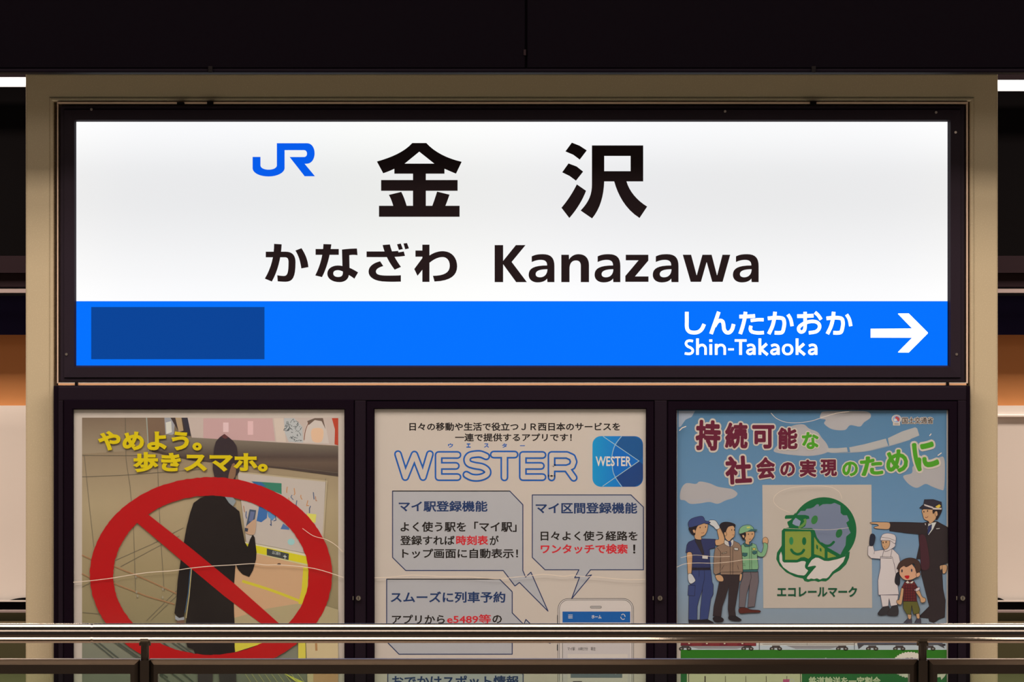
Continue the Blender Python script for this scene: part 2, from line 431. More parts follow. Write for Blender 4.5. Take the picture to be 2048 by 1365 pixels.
# glowing face
def face_mat():
    m = bpy.data.materials.new('backlit_white_face'); m.use_nodes = True; nt = m.node_tree; p = nt.nodes['Principled BSDF']
    p.inputs['Base Color'].default_value = (.02, .02, .02, 1); p.inputs['Roughness'].default_value = .3
    tc = nt.nodes.new('ShaderNodeTexCoord'); sp = nt.nodes.new('ShaderNodeSeparateXYZ')
    nt.links.new(tc.outputs['Generated'], sp.inputs[0])
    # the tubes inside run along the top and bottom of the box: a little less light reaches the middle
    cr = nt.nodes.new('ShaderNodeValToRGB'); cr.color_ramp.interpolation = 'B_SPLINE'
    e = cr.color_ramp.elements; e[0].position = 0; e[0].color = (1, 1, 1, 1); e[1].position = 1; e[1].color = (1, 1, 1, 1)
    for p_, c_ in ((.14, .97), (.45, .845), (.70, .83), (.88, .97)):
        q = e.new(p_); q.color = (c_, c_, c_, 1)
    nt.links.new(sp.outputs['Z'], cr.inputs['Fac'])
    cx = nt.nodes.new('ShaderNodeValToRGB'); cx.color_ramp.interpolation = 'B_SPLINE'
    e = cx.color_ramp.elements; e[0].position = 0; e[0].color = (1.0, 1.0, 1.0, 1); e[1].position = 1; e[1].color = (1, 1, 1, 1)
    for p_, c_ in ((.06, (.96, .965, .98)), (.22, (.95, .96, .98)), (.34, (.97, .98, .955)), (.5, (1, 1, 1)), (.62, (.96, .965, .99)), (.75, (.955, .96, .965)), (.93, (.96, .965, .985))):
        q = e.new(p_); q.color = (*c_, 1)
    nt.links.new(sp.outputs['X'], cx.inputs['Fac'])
    mx = nt.nodes.new('ShaderNodeMix'); mx.data_type = 'RGBA'; mx.blend_type = 'MULTIPLY'; mx.inputs[0].default_value = 1
    nt.links.new(cr.outputs[0], mx.inputs[6]); nt.links.new(cx.outputs[0], mx.inputs[7])
    nt.links.new(mx.outputs[2], p.inputs['Emission Color']); p.inputs['Emission Strength'].default_value = 1.0; p.inputs['Specular IOR Level'].default_value = .1
    return m
YP = YS+.008
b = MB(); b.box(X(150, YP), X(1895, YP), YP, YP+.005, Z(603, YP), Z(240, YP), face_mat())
face = b.build('white_face', sg, label='backlit white upper face')
BLUE_E = mat('backlit_blue_face', srgb(0, 114, 255), .3, 0, .1, emit=.99)
BLUE_E.node_tree.nodes['Principled BSDF'].inputs['Base Color'].default_value = (.0, .003, .02, 1)
b = MB(); b.box(X(150, YP), X(1895, YP), YP-.0004, YP+.005, Z(734, YP), Z(602.8, YP), BLUE_E)
band = b.build('blue_band', sg, label='backlit blue lower band')
A = Art(sg, YP-.0001, .00005)
LET = mat('black_letter_film', (.016, .009, .013), .5, 0, .1)
A.fn = lambda c: LET
A.crop = (480, 260, 4.2667)
kin = 'M1470 112 L1590 112 C1660 190 1770 245 1892 272 L1843 374 C1810 360 1775 345 1745 332 L1745 374 L1317 374 L1317 332 C1285 347 1255 360 1222 370 L1168 270 C1290 235 1400 190 1470 112 Z M1530 186 L1658 288 L1405 288 Z'
A.svg(kin, LET)
A.rect(1476, 373, 1586, 660, LET)
A.rect(1204, 428, 1857, 520, LET)
A.rect(1186, 648, 1874, 742, LET)
A.svg('M1270 555 L1376 529 C1398 570 1412 612 1424 655 L1309 655 C1300 620 1290 590 1270 555 Z', LET)
A.svg('M1682 527 L1788 553 C1775 590 1765 620 1750 655 L1638 655 C1655 612 1668 570 1682 527 Z', LET)
A.part('kanji_character', face, 'black character 金')
A.crop = (960, 260, 3.4133)
for p_ in ('627,87 680,108 729,140 681,203 637,170 583,147', '604,229 660,250 704,285 655,347 612,315 561,290'):
    A.poly(p_, LET)
A.svg('M661 372 L724 416 C700 480 660 545 610 602 L556 532 C600 480 635 425 661 372 Z', LET)
A.svg('M764 106 L1114 106 L1114 352 L1000 352 C1020 420 1070 480 1141 524 L1089 602 C990 540 940 440 916 352 L848 352 C845 450 820 540 765 605 L687 551 C745 490 764 440 764 370 Z M848 178 L848 282 L1028 282 L1028 178 Z', LET)
A.part('kanji_character', face, 'black character 沢')
A.crop = (480, 260, 4.2667)
for d in ('M291 973 L356 977 C350 1100 320 1210 272 1295 L212 1270 C270 1170 290 1080 291 973 Z',
          'M220 1040 L390 1040 C450 1040 474 1075 474 1130 C474 1260 450 1296 390 1297 C365 1297 340 1295 322 1293 L318 1241 C340 1245 360 1247 375 1247 C405 1247 414 1220 414 1130 C414 1100 405 1088 385 1088 L220 1088 Z',
          'M473 1030 L525 1010 C560 1065 578 1110 584 1172 L523 1183 C515 1120 500 1075 473 1030 Z',
          'M645 1017 L843 1017 L843 1067 L645 1067 Z', 'M712 975 L780 977 C765 1090 740 1180 700 1257 L642 1243 C690 1150 708 1060 712 975 Z',
          'M870 1022 C910 1016 960 1013 998 1013 L1003 1070 C975 1065 950 1067 933 1070 L935 1178 C965 1190 985 1203 1008 1217 L976 1271 C960 1258 945 1248 929 1240 C925 1275 895 1300 850 1300 C780 1300 745 1265 745 1228 C745 1185 785 1158 835 1158 C850 1158 862 1160 874 1162 Z M796 1225 C796 1205 815 1198 835 1198 C850 1198 865 1203 878 1210 C880 1245 865 1256 838 1256 C812 1256 796 1245 796 1225 Z',
          'M1080 1038 L1270 1038 C1310 1037 1340 1034 1350 1033 L1352 1046 L1398 1038 L1408 1076 C1350 1086 1250 1088 1080 1086 Z', 'M1217 983 L1279 978 C1295 1050 1330 1110 1374 1170 L1320 1194 C1270 1130 1235 1060 1217 983 Z',
          'M1340 977 L1372 970 L1390 1018 L1356 1025 Z', 'M1395 970 L1425 966 L1442 1012 L1410 1020 Z',
          'M1196 1122 L1223 1163 C1180 1175 1160 1190 1160 1210 C1160 1235 1190 1244 1260 1244 C1300 1244 1340 1244 1373 1241 L1373 1296 C1320 1297 1290 1298 1250 1296 C1150 1295 1097 1260 1097 1210 C1097 1165 1140 1135 1196 1122 Z',
          'M1556 980 L1617 980 L1617 1298 L1556 1298 Z', 'M1497 1030 L1558 1030 L1558 1083 L1497 1083 Z', 'M1487 1188 L1556 1095 L1600 1085 L1600 1140 L1515 1246 Z',
          'M1600 1085 C1650 1045 1700 1033 1740 1036 C1810 1040 1853 1095 1853 1165 C1853 1240 1800 1290 1660 1295 L1646 1246 C1740 1245 1790 1220 1790 1160 C1790 1110 1760 1086 1730 1086 C1690 1086 1650 1105 1605 1145 Z'):
    A.svg(d, LET)
A.part('hiragana_lettering', face, 'black lettering かなざわ')
A.crop = (960, 260, 3.4133)
A.svg('M100 787 L158 787 L158 895 L245 787 L311 787 L216 902 L320 1040 L247 1040 L158 918 L158 1040 L100 1040 Z', LET)
aa = 'M353 864 C380 850 405 849 430 849 C485 849 508 875 508 930 L508 1040 L460 1040 L458 1016 C445 1035 420 1042 393 1042 C355 1042 332 1020 332 990 C332 945 370 926 458 926 C458 900 445 888 415 888 C390 888 370 895 353 903 Z M460 952 C410 952 380 962 380 985 C380 1000 392 1007 410 1007 C440 1007 460 985 460 952 Z'
for dx in (0, 450, 847, 1394):
    A.rings([[(x+dx, y) for x, y in r] for r in path(aa)], LET)
for d in ('M555 853 L607 853 L608 885 C622 862 645 849 673 849 C720 849 744 878 744 925 L744 1040 L688 1040 L688 930 C688 905 678 892 655 892 C625 892 611 915 611 950 L611 1040 L555 1040 Z',
          'M995 853 L1149 853 L1149 893 L1058 1001 L1150 1001 L1150 1038 L992 1038 L992 998 L1082 891 L995 891 Z',
          'M1384 853 L1441 853 L1478 992 L1480 992 L1518 853 L1581 853 L1617 992 L1619 992 L1655 853 L1708 853 L1656 1038 L1585 1038 L1548 905 L1546 905 L1508 1038 L1438 1038 Z'):
    A.svg(d, LET)
A.part('roman_lettering', face, 'black lettering Kanazawa')
A.crop = (480, 260, 4.2667)
JRB = mat('backlit_logo_blue', srgb(0, 92, 235), .3, 0, .1, emit=1); JRB.node_tree.nodes['Principled BSDF'].inputs['Base Color'].default_value = (0, .003, .02, 1)
A.svg('M108 231 L175 231 L175 305 C178 328 210 340 245 340 C280 340 312 328 315 305 L315 114 L575 114 C615 116 637 155 637 200 C637 245 615 285 575 289 L552 290 L640 396 L552 396 L424 232 L545 232 C562 232 572 220 572 203 C572 185 562 173 545 173 L381 173 L381 330 C378 365 320 398 245 398 C170 398 112 370 108 330 Z', JRB)
A.part('logo', face, 'blue JR emblem')
# blue band content
WE = mat('backlit_white_lettering', (1, 1, 1), .3, emit=1.0)
B = Art(sg, YP-.0005, .00005); B.fn = lambda c: WE
B.crop = (1340, 600, 3.657)
def K(p_, wd=27, sm=True): B.stroke(p_, wd, WE, smooth=sm)
K('123,88 123,150 124,205 140,232 170,240 205,236 232,215 250,178')
K('357,88 330,165 300,250'); K('325,195 345,162 368,152 386,162 392,190 396,218 412,238 436,238 455,215 465,178')
K('507,123 565,122 622,118', 27); K('552,88 545,140 530,200 513,250'); K('590,152 640,146 685,146', 24); K('592,190 588,215 600,234 640,242 687,240', 25)
for dx in (0, 429):
    for p_ in ('715,136 760,132 800,132 828,140 836,170 832,205 822,235 800,242 765,241', '768,88 762,140 748,195 722,250', '862,108 882,142 893,193'):
        K([(x+dx, y) for x, y in pts(p_)], 27 if p_[0] != '8' else 25)
K('930,120 985,119 1050,116'); K('988,88 988,150 987,205 978,228 958,236 942,222 944,200 970,178 1010,162 1050,158 1080,168 1094,190 1088,215 1065,234 1015,242', 25); K('1060,92 1085,115 1105,145', 25)
B.part('next_station_hiragana', band, 'white lettering しんたかおか')
K('168,303 145,299 124,305 117,322 128,340 152,352 166,368 160,388 138,396 108,392', 18)
K('201,283 201,403', 20, False); K('203,350 222,333 244,333 258,348 260,370 260,403', 18)
K('298,325 298,403', 20, False); K('298,290 298,308', 22, False)
K('338,323 338,403', 20, False); K('340,350 360,333 384,333 398,348 400,370 400,403', 18)
K('425,363 467,363', 15, False); K('473,298 560,298', 18, False); K('516,298 516,403', 21, False)
for dx in (0, 176, 452):
    K([(x+dx, y) for x, y in pts('564,338 585,330 606,334 616,350 617,375 617,403')], 18)
    K([(x+dx, y) for x, y in pts('617,362 590,364 570,372 566,386 578,396 598,393 617,375')], 17)
for dx in (0, 272):
    K([(x+dx, y) for x, y in pts('657,283 657,403')], 20, False); K([(x+dx, y) for x, y in pts('708,322 664,361 714,403')], 21, False)
B.svg('M818 364 C818 340 833 322 860 322 C887 322 902 340 902 364 C902 388 887 406 860 406 C833 406 818 388 818 364 Z M838 364 C838 380 846 390 860 390 C874 390 882 380 882 364 C882 348 874 338 860 338 C846 338 838 348 838 364 Z', WE)
B.part('next_station_roman', band, 'white lettering Shin-Takaoka')
B.svg('M1467 212 L1770 210 L1666 103 L1672 100 L1746 100 L1884 238 L1886 242 L1884 247 L1746 386 L1672 386 L1666 383 L1770 278 L1467 277 Z', WE)
B.part('arrow', band, 'white arrow pointing right')
B.crop = (0, 0, 1)
B.fn = None
b = MB(); PATCH = mat('dark_blue_cover_film', srgb(0, 66, 150), .4, 0, .1, emit=1); PATCH.node_tree.nodes['Principled BSDF'].inputs['Base Color'].default_value = (.0, .002, .01, 1)
b.box(X(182.5, YP), X(529, YP), YP-.0012, YP-.0005, Z(719, YP), Z(614.5, YP), PATCH); b.build('cover_patch', band, label='dark blue blank patch')

# ------------------------------------------------------------------ glazed notice board with three doors
YC = -.075
Zb = Z(1650, YC)
cs = thing('notice_board', 'black glazed notice board with three doors mounted below the station sign', 'notice board', (0, -.04, Zb))
b = MB(); b.box(X(105.5, YC), X(1942, YC), YC+.016, -.001, Zb, Z(772, YC), BLACK); b.build('body', cs, .002)
b = MB(); b.box(X(116, YC), X(1933, YC), YC+.004, YC+.0159, Z(801.5, YC), Z(773.5, YC), BLACK2); b.build('top_rail', cs, .002)
for (a, c) in ((116, 126), (709, 732), (1309, 1334.5), (1916, 1933)):
    b = MB(); b.box(X(a, YC), X(c, YC), YC+.005, YC+.0159, Zb, Z(801.5, YC), BLACK2); b.build('stile', cs, .0015)
YPost = YC+.0150
doors = ((127, 708, 146.5, 688.5, 820, 717), (733, 1308, 749, 1292.5, 819, 1320), (1335.5, 1915, 1353.5, 1895.5, 821, 1925))
for i, (a, c, p0, p1, pt, lk) in enumerate(doors):
    b = MB(); x0, x1, z0, z1 = X(a, YC), X(c, YC), Zb+.03, Z(pt-(p0-a), YC)
    wl = (p0-a)*k(YC); 
    wi = .0245
    b.frame(x0, x1, z0, z1, [(0, YC+.0145), (0, YC+.002), (.002, YC), (wl-.003, YC), (wl, YC+.004), (wl, YC+.0145)], BLACK)
    d = b.build('door', cs)
    b = MB(); b.box(X(p0-1, YC), X(p1+1, YC), YC+.004, YC+.0046, Zb+.05, Z(pt-1.5, YC), COVER); b.build('cover_sheet', d)
    b = MB(); zl = Z(1197, YC); xl = X(lk, YC)
    b.tube((xl, YC+.0049, zl), (xl, YC-.006, zl), .0062, SCREW, 18); b.box(xl-.0008, xl+.0008, YC-.0068, YC-.006, zl-.004, zl+.004, RUBBER)
    b.build('lock', d, label='small chrome lock')
    b = MB(); b.box(X(a+ (c-a) - 3, YC)+.0005, X(c-1, YC), YC-.003, YC-.0002, zl-.005, zl+.005, SCREW); b.build('catch', d)
    # whitish ridges painted in for lamp reflections on the clear film
    C = Art(d, YC+.0038, .0001); C.fn = lambda q: GLINT
    def CR(p_, wd, c_, sm=False): C.L = 1; C.stroke(p_, wd, c_, sm); C.part('painted_glint')
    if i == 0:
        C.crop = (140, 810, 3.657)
        CR('22,1300 150,1288 300,1270 450,1245 600,1225 750,1215 890,1195 1050,1180 1200,1172 1340,1163 1430,1173 1520,1172 1620,1178 1700,1186 1780,1198 1850,1215 1930,1240 2000,1265', 5, GLINT, True)
        CR('1700,905 1780,960 1870,985 1940,1025 1998,1080', 4, GLINT, True)
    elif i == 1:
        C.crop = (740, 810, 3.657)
        CR('30,1266 150,1262 280,1248 400,1250 550,1258 700,1256 820,1268 940,1275 1060,1262 1170,1252 1260,1242 1330,1246 1420,1256 1480,1246 1550,1256 1680,1262 1800,1275 1900,1280 2012,1278', 4, GLINT, True)
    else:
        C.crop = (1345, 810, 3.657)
        CR('720,60 760,100 830,128 920,132 1020,118 1110,88 1200,62 1290,50', 3, GLINT, True)
        CR('860,790 790,760 745,720 742,680 780,640 850,612 950,598 1060,594 1160,604 1220,640 1240,690', 2.5, GLINT, True)
        CR('30,1190 90,1165 180,1158 300,1160 420,1150 520,1135 640,1130', 3, GLINT, True)
        CR('60,1120 160,1100 300,1112 420,1110', 2.5, GLINT, True)
        CR('820,905 1000,912 1150,915 1290,900', 2, GLINT, True)
        for q in ('1880,228 1892,212', '1940,372 1968,352', '50,190 70,170 100,158'): CR(q, 6, GLINT)

# ------------------------------------------------------------------ posters
def sheet(name, label, x0, x1, y0, y1, m):
    t = thing(name, label, 'poster', (X((x0+x1)/2, YPost), YPost+.001, Z(y1, YPost)))
    b = MB(); b.box(X(x0, YPost), X(x1, YPost), YPost, YPost+.0006, Z(y1, YPost), Z(y0, YPost), m); b.build('paper', t)
    return t
PB = 1598
WP = mat('poster_paper', ink((192, 174, 158)), .5, 0, .3)
# ---- poster 1: no walking with a phone
p1 = sheet('poster', 'poster of a man in black coat behind a red prohibition ring, yellow lettering', 146, 689, 819.5, PB, WP)
A = Art(p1, YPost, .00004); A.crop = (140, 810, 3.657)
def W1(y): return Z(810+y/3.657, YPost)-ORG[p1].z
BG1 = grad_ink('photo_wall_print', [(0, (116, 114, 98)), (.17, (122, 120, 100)), (.23, (136, 122, 88)), (.45, (152, 132, 96)), (.68, (166, 144, 110)), (.83, (148, 126, 98)), (1, (108, 88, 68))], W1(2080), W1(95), 'Z')
A.rect(88, 95, 1962, 2860, BG1)
def grad1(n, st, y0, y1): return grad_ink(n, st, W1(y1), W1(y0))
A.poly('88,95 560,95 570,330 88,360', grad1('corner_print', [(0, (150, 130, 104)), (1, (122, 100, 80))], 95, 360))
A.poly('560,95 700,95 700,260 580,330', (118, 92, 72)); A.poly('690,95 770,95 760,215 700,240', (150, 145, 145))
A.poly('700,130 740,120 745,200 705,215', (205, 200, 196)); A.poly('735,95 820,95 860,225 800,205', (62, 48, 44)); A.poly('770,95 815,95 830,190 795,200', (168, 140, 108)); A.poly('820,95 862,95 885,230 855,225', (52, 46, 54))
A.stroke('560,95 575,340', 8, (150, 150, 135))
A.poly('860,95 1962,95 1962,300 1500,275 890,240', (188, 166, 152))
A.poly('975,100 1480,100 1500,265 975,262', (190, 150, 144)); A.rect(1120, 130, 1160, 200, (216, 180, 174)); A.rect(1300, 120, 1340, 220, (214, 172, 166))
A.poly('1490,98 1560,98 1580,275 1510,272', (200, 178, 160))
A.poly('1565,98 1640,98 1700,160 1705,278 1600,272 1570,200', (176, 172, 166))
random.seed(7)
for q in range(46):
    x = random.uniform(1575, 1690); y = random.uniform(110, 268)
    A.stroke([(x, y), (x+random.uniform(-14, 14), y+random.uniform(-14, 14)), (x+random.uniform(-18, 18), y+random.uniform(-14, 14))], 3, (70, 78, 80), up=False)
A.L += 1
A.poly('1705,278 1712,200 1735,130 1780,98 1840,98 1870,150 1895,285', (196, 178, 164)); A.poly('1735,120 1790,98 1850,98 1870,180 1840,120 1790,112 1745,150', (104, 84, 72))
A.stroke('1712,260 1722,190 1745,130', 5, (120, 70, 50), True)
A.poly('1770,180 1850,180 1840,270 1775,265', (214, 172, 138), True)
A.poly('1915,98 1962,98 1962,298 1935,290 1938,180', (178, 62, 40))
BR = grad1('beam_print', [(0, (74, 58, 50)), (.35, (98, 78, 64)), (.5, (78, 62, 55)), (1, (126, 112, 94))], 240, 525)
A.poly('700,215 890,240 1500,275 1962,305 1962,525 1560,470 1230,430 900,400 600,330 620,260', BR)
A.poly('600,325 900,398 1230,425 1560,458 1962,505 1962,525 1560,470 1230,437 900,410 600,345', (70, 56, 50))
for q in ('88,370 350,372 640,372', '88,528 400,515 800,485 1000,470', '105,370 140,720 175,1040', '405,95 410,400 440,600 465,900 480,1365', '640,400 650,700 665,1000 690,1365', '330,1140 600,1020 830,900', '370,1185 620,1050 800,960',
          '88,1335 210,1270', '90,1520 260,1535 420,1565', '560,1580 780,1360', '590,1580 800,1380', '1870,540 1835,950', '1600,455 1962,500'):
    A.stroke(q, 3, (104, 94, 78))
for q in ('320,1180 560,1280 780,1382', '322,1308 560,1400 765,1460', '88,1100 160,1132', '88,1235 160,1272'):
    A.stroke(q, 9, (178, 132, 92)); A.stroke(q, 2.5, (110, 76, 52))
for x, y in ((482, 1260), (487, 1370), (680, 1350), (678, 1410), (495, 1400)): A.ell(x, y, 7, 12, (150, 136, 112), n=10)
for (x0, y0, x1, y1) in ((170, 1735, 350, 1880), (205, 1735, 400, 1890), (320, 1735, 500, 1860), (345, 1735, 530, 1865), (640, 1735, 780, 1850), (680, 1738, 830, 1860), (740, 1735, 900, 1840), (780, 1735, 915, 1830), (420, 1880, 700, 2100), (460, 1880, 740, 2100), (600, 1930, 860, 2130), (740, 1960, 900, 2080), (820, 1960, 940, 2060)):
    A.stroke([(x0, y0), (x1, y1), (2*x1-x0, 2*y1-y0)], 8, (74, 78, 68))
# notice board in the printed photo
A.poly('1225,490 1870,560 1840,1110 1290,1003', (184, 168, 154)); A.stroke('1225,492 1878,560 1842,1110', 10, (176, 156, 124))
A.poly('1325,560 1548,575 1548,655 1480,630 1400,600', (50, 118, 92)); A.poly('1330,562 1400,568 1440,600 1360,590', (48, 96, 140)); A.poly('1385,735 1445,780 1440,830 1400,860 1365,850', (56, 100, 152)); A.poly('1440,745 1520,800 1480,850 1450,820', (84, 132, 172))
A.poly('1540,910 1560,870 1600,900 1605,915', (74, 104, 150)); A.ell(1618, 1003, 26, 24, (150, 186, 196)); A.poly('1735,795 1802,802 1795,865 1728,850', (206, 196, 90))
random.seed(3)
for (x, y) in ((1590, 600), (1625, 660), (1660, 700), (1600, 680), (1690, 660), (1740, 700), (1780, 640), (1795, 670), (1760, 740), (1640, 610), (1290, 780), (1270, 740), (1210, 750), (1470, 840), (1500, 800)):
    A.stroke([(x, y), (x+random.uniform(-10, 10), y+random.uniform(15, 45)), (x+random.uniform(-14, 14), y+random.uniform(30, 55))], 6, random.choice(((70, 88, 130), (96, 110, 130), (170, 120, 90), (60, 80, 110), (190, 130, 80))), up=False)
A.L += 1
A.poly('1280,1003 1840,1112 1840,1150 1365,1070 1280,1040', (206, 192, 160))
A.poly('1280,1012 1742,1112 1742,1168 1300,1070', (204, 188, 34)); A.poly('1440,1052 1602,1090 1598,1148 1440,1105', (58, 62, 62))
A.text('出口案内', 1480, 1072, 1540, 1098, (160, 160, 152), .02, rot=-12); A.stroke('1560,1108 1585,1113', 6, (190, 190, 180)); A.stroke('1573,1098 1573,1128', 5, (190, 190, 180))
A.poly('1300,1070 1742,1168 1742,1186 1300,1090', (190, 180, 130))
A.poly('1200,1165 1365,1090 1742,1180 1742,1420 1700,1450 1600,1640 1200,1640', (194, 152, 114))
A.poly('1200,1560 1450,1490 1700,1450 1850,1465 1962,1500 1962,1740 1200,1740', (168, 150, 112))
A.stroke('1260,1290 1480,1360 1690,1440', 20, (200, 182, 52), True); A.stroke('1727,1190 1715,1350 1690,1460', 40, (202, 184, 46)); A.ell(1530, 1167, 14, 8, (70, 44, 34), n=10)
A.poly('1200,1740 1430,1740 1210,1810', (206, 190, 60)); A.poly('1670,1600 1720,1600 1725,1860 1670,1860', (206, 188, 70)); A.poly('1725,1700 1962,1700 1962,2100 1740,2100', (196, 172, 130)); A.stroke('1800,1745 1803,1800', 16, (166, 120, 76))
A.poly('1560,1960 1780,2060 1780,2100 1700,2060', (206, 196, 80)); A.poly('1780,1960 1962,1960 1962,2100 1780,2100', (186, 140, 100))
for q in range(9): A.stroke([(1280+q*48, 1965), (1370+q*50, 2100)], 4, (170, 160, 104))
A.part('printed_photo')
man = Art(p1, YPost, .00004); man.L = A.L; man.crop = A.crop
man.poly('1060,540 1045,470 1048,380 1055,320 1068,270 1095,238 1130,213 1165,240 1195,265 1218,300 1225,340 1228,420 1236,455 1238,490 1225,512 1212,520 1210,560 1060,560', (50, 38, 42))
man.poly('1185,440 1205,430 1215,470 1205,530 1165,560 1160,520', (132, 96, 70), True); man.poly('1110,235 1130,213 1160,240 1135,250', (92, 48, 48))
man.poly('1130,672 1190,675 1215,705 1190,750 1160,715', (132, 138, 138))
man.poly('1315,765 1362,772 1335,950 1280,930', (66, 78, 96)); man.poly('1322,780 1352,784 1336,860 1308,850', (96, 104, 134)); man.poly('1310,870 1358,838 1360,900 1345,950 1290,940 1285,900', (186, 148, 118), True); man.poly('1280,900 1305,905 1300,930 1280,925', (50, 56, 70))
man.poly('1130,668 1165,720 1240,780 1256,880 1280,1005 1300,1040 1318,985 1337,950 1352,970 1365,1080 1362,1130 1340,1210 1312,1260 1262,1240 1230,1205 1212,1165 1198,1360 1198,1460 1205,1600 1205,1828 1100,1828 960,1828 915,1824 905,1790 860,1775 850,1735 848,1600 872,1400 890,1210 868,1380 835,1552 800,1562 765,1525 780,1420 788,1290 815,1110 855,890 880,790 905,718 950,685 990,668', (24, 17, 18))
man.stroke('890,1200 872,1400 850,1560', 7, (176, 158, 110)); man.stroke('882,1200 865,1380 842,1520', 3, (60, 110, 150))
man.poly('770,1540 800,1560 835,1552 838,1572 800,1585 772,1570', (150, 150, 150)); man.poly('780,1580 835,1574 838,1640 790,1640', (112, 80, 62))
man.poly('935,1960 1045,1960 1030,2600 950,2600', (58, 48, 50)); man.poly('1090,1960 1215,1960 1225,2600 1140,2600', (58, 50, 50))
man.part('printed_man', label='man in a black coat seen from behind holding a phone')
ring = Art(p1, YPost, .00004); ring.L = man.L; ring.crop = A.crop
RED = (174, 5, 14)
N = 220
def rough_e(cx, cy, rx, ry, a): return [(cx+(rx+random.uniform(-a, a))*math.cos(2*math.pi*i/N), cy+(ry+random.uniform(-a, a))*math.sin(2*math.pi*i/N)) for i in range(N)]
ring.rings([rough_e(1032, 1244, 885, 714, 2.5), rough_e(1032, 1247, 714, 582, 2.5)], RED, up=False)
ring.L += 1; ring.poly('440,830 495,866 830,1150 1130,1400 1410,1609 1560,1750 1680,1700 1540,1609 1210,1315 900,1060 570,800 520,770', RED)
ring.part('prohibition_ring', label='red prohibition ring with slash')
tx = Art(p1, YPost, .00004); tx.L = ring.L; tx.crop = A.crop
tx.text('やめよう。', 209, 195, 969, 339, (92, 70, 20), .045); tx.text('歩きスマホ。', 466, 350, 1451, 498, (92, 70, 20), .045)
tx.text('やめよう。', 205, 191, 965, 335, (206, 178, 2), .045, res=4); tx.text('歩きスマホ。', 462, 346, 1447, 494, (206, 178, 2), .045, res=4)
tx.part('yellow_lettering')

# ---- poster 2: app notice
p2 = sheet('poster', 'white poster of blue outlined headline, speech boxes and a drawn smartphone', 748, 1293, 818.5, PB, WP)
A = Art(p2, YPost); A.crop = (740, 810, 3.657)
BK = (20, 12, 12); NV = (34, 48, 84); BX = (170, 163, 160); HD = (22, 48, 88); RD = (196, 34, 44); BL = (18, 84, 156)
A.text('日々の移動や生活で役立つＪＲ西日本のサービスを', 288, 130, 1830, 192, BK, .025); A.L -= 1
A.text('一連で提供するアプリです！', 622, 210, 1476, 270, BK, .025); A.L -= 1
for ch, x0, x1 in (('ウ', 570, 608), ('ェ', 705, 736), ('ス', 833, 870), ('タ', 965, 1002)):
    A.text(ch, x0, 283, x1, 315, BL, .04); A.L -= 1
A.stroke('1097,300 1133,300', 6, BL)
A.part('intro_lettering')
O = 60; 
LT = ['205,362 258,530 325,365 388,530 438,362', '640,368 502,368 502,530 640,530', '502,448 628,448', '905,365 1058,365', '983,365 983,532', '1262,368 1118,368 1118,530 1262,530', '1118,448 1250,448', '1328,532 1328,368 1440,368 1478,385 1490,418 1478,450 1440,465 1328,465 1328,510', '1440,465 1490,535']
SS = '850,378 810,362 770,362 728,372 710,400 722,430 765,445 820,455 855,478 858,505 830,525 785,535 740,530 705,512'
A.L = 2
for q in LT: A.stroke(q, 58, BL, cap=True)
A.stroke(SS, 58, BL, True, cap=True)
for q in LT: A.stroke(q, 34, (192, 174, 158), cap=True)
A.stroke(SS, 34, (192, 174, 158), True, cap=True)
A.part('headline_lettering')
A.L = 2
def rr(x0, y0, x1, y1, r, n=6):
    o = []
    for (cx, cy, a) in ((x1-r, y0+r, -90), (x1-r, y1-r, 0), (x0+r, y1-r, 90), (x0+r, y0+r, 180)):
        for i in range(n+1):
            t = math.radians(a+90*i/n); o.append((cx+r*math.cos(t), cy+r*math.sin(t)))
    return o
A.poly(rr(1627, 230, 1997, 601, 62), grad_ink('icon_print', [(0, (12, 134, 190)), (.5, (16, 112, 178)), (1, (18, 84, 140))], X(740+1627/3.657, YPost)-ORG[p2].x, X(740+1997/3.657, YPost)-ORG[p2].x, 'X'))
A.poly('1840,232 1935,232 1975,255 1997,300 1997,380 1968,412 1800,295', (22, 78, 128), )
A.poly('1848,600 1935,600 1980,575 1997,530 1997,440 1968,412 1795,530', (24, 60, 112))
A.poly('1800,298 1968,412 1795,528 1775,470 1770,400 1778,345', (10, 96, 168))
LN = (150, 176, 190)
A.stroke('1705,232 1968,412 1700,598', 5, LN); A.stroke('1840,232 1795,290 1772,360 1770,420 1778,490 1800,540 1842,600', 5, LN, True)
A.text('WESTER', 1650, 378, 1912, 450, (210, 200, 186), .02)
A.part('app_icon')
def bubble(p_, name, texts):
    A.L = 2
    A.poly(p_, BX); A.stroke(p_+' '+' '.join(p_.split()[:2]), 7, NV)
    for t in texts: A.text(*t); A.L -= 1
    A.part(name)
bubble('165,632 1022,632 1118,732 1118,1214 1138,1262 1177,1226 1302,1511 1093,1301 1060,1327 975,1214 262,1214 165,1118', 'speech_box',
       [('マイ駅登録機能', 210, 703, 860, 785, HD, .026), ('よく使う駅を「マイ駅」', 222, 856, 1072, 932, BK, .022), ('登録すれば', 220, 957, 620, 1028, BK, .022), ('時刻表', 630, 957, 865, 1028, RD, .03), ('が', 875, 957, 942, 1028, BK, .022), ('トップ画面に自動表示！', 235, 1053, 1083, 1125, BK, .022)])
bubble('1187,660 1908,660 2000,750 2000,1208 1613,1208 1575,1257 1620,1246 1475,1420 1532,1264 1497,1267 1528,1208 1280,1208 1187,1118', 'speech_box',
       [('マイ区間登録機能', 1212, 715, 1955, 798, HD, .026), ('日々よく使う経路を', 1248, 924, 1958, 996, BK, .022), ('ワンタッチで検索', 1248, 1020, 1886, 1092, RD, .03), ('！', 1924, 1024, 1941, 1090, BK, .03)])
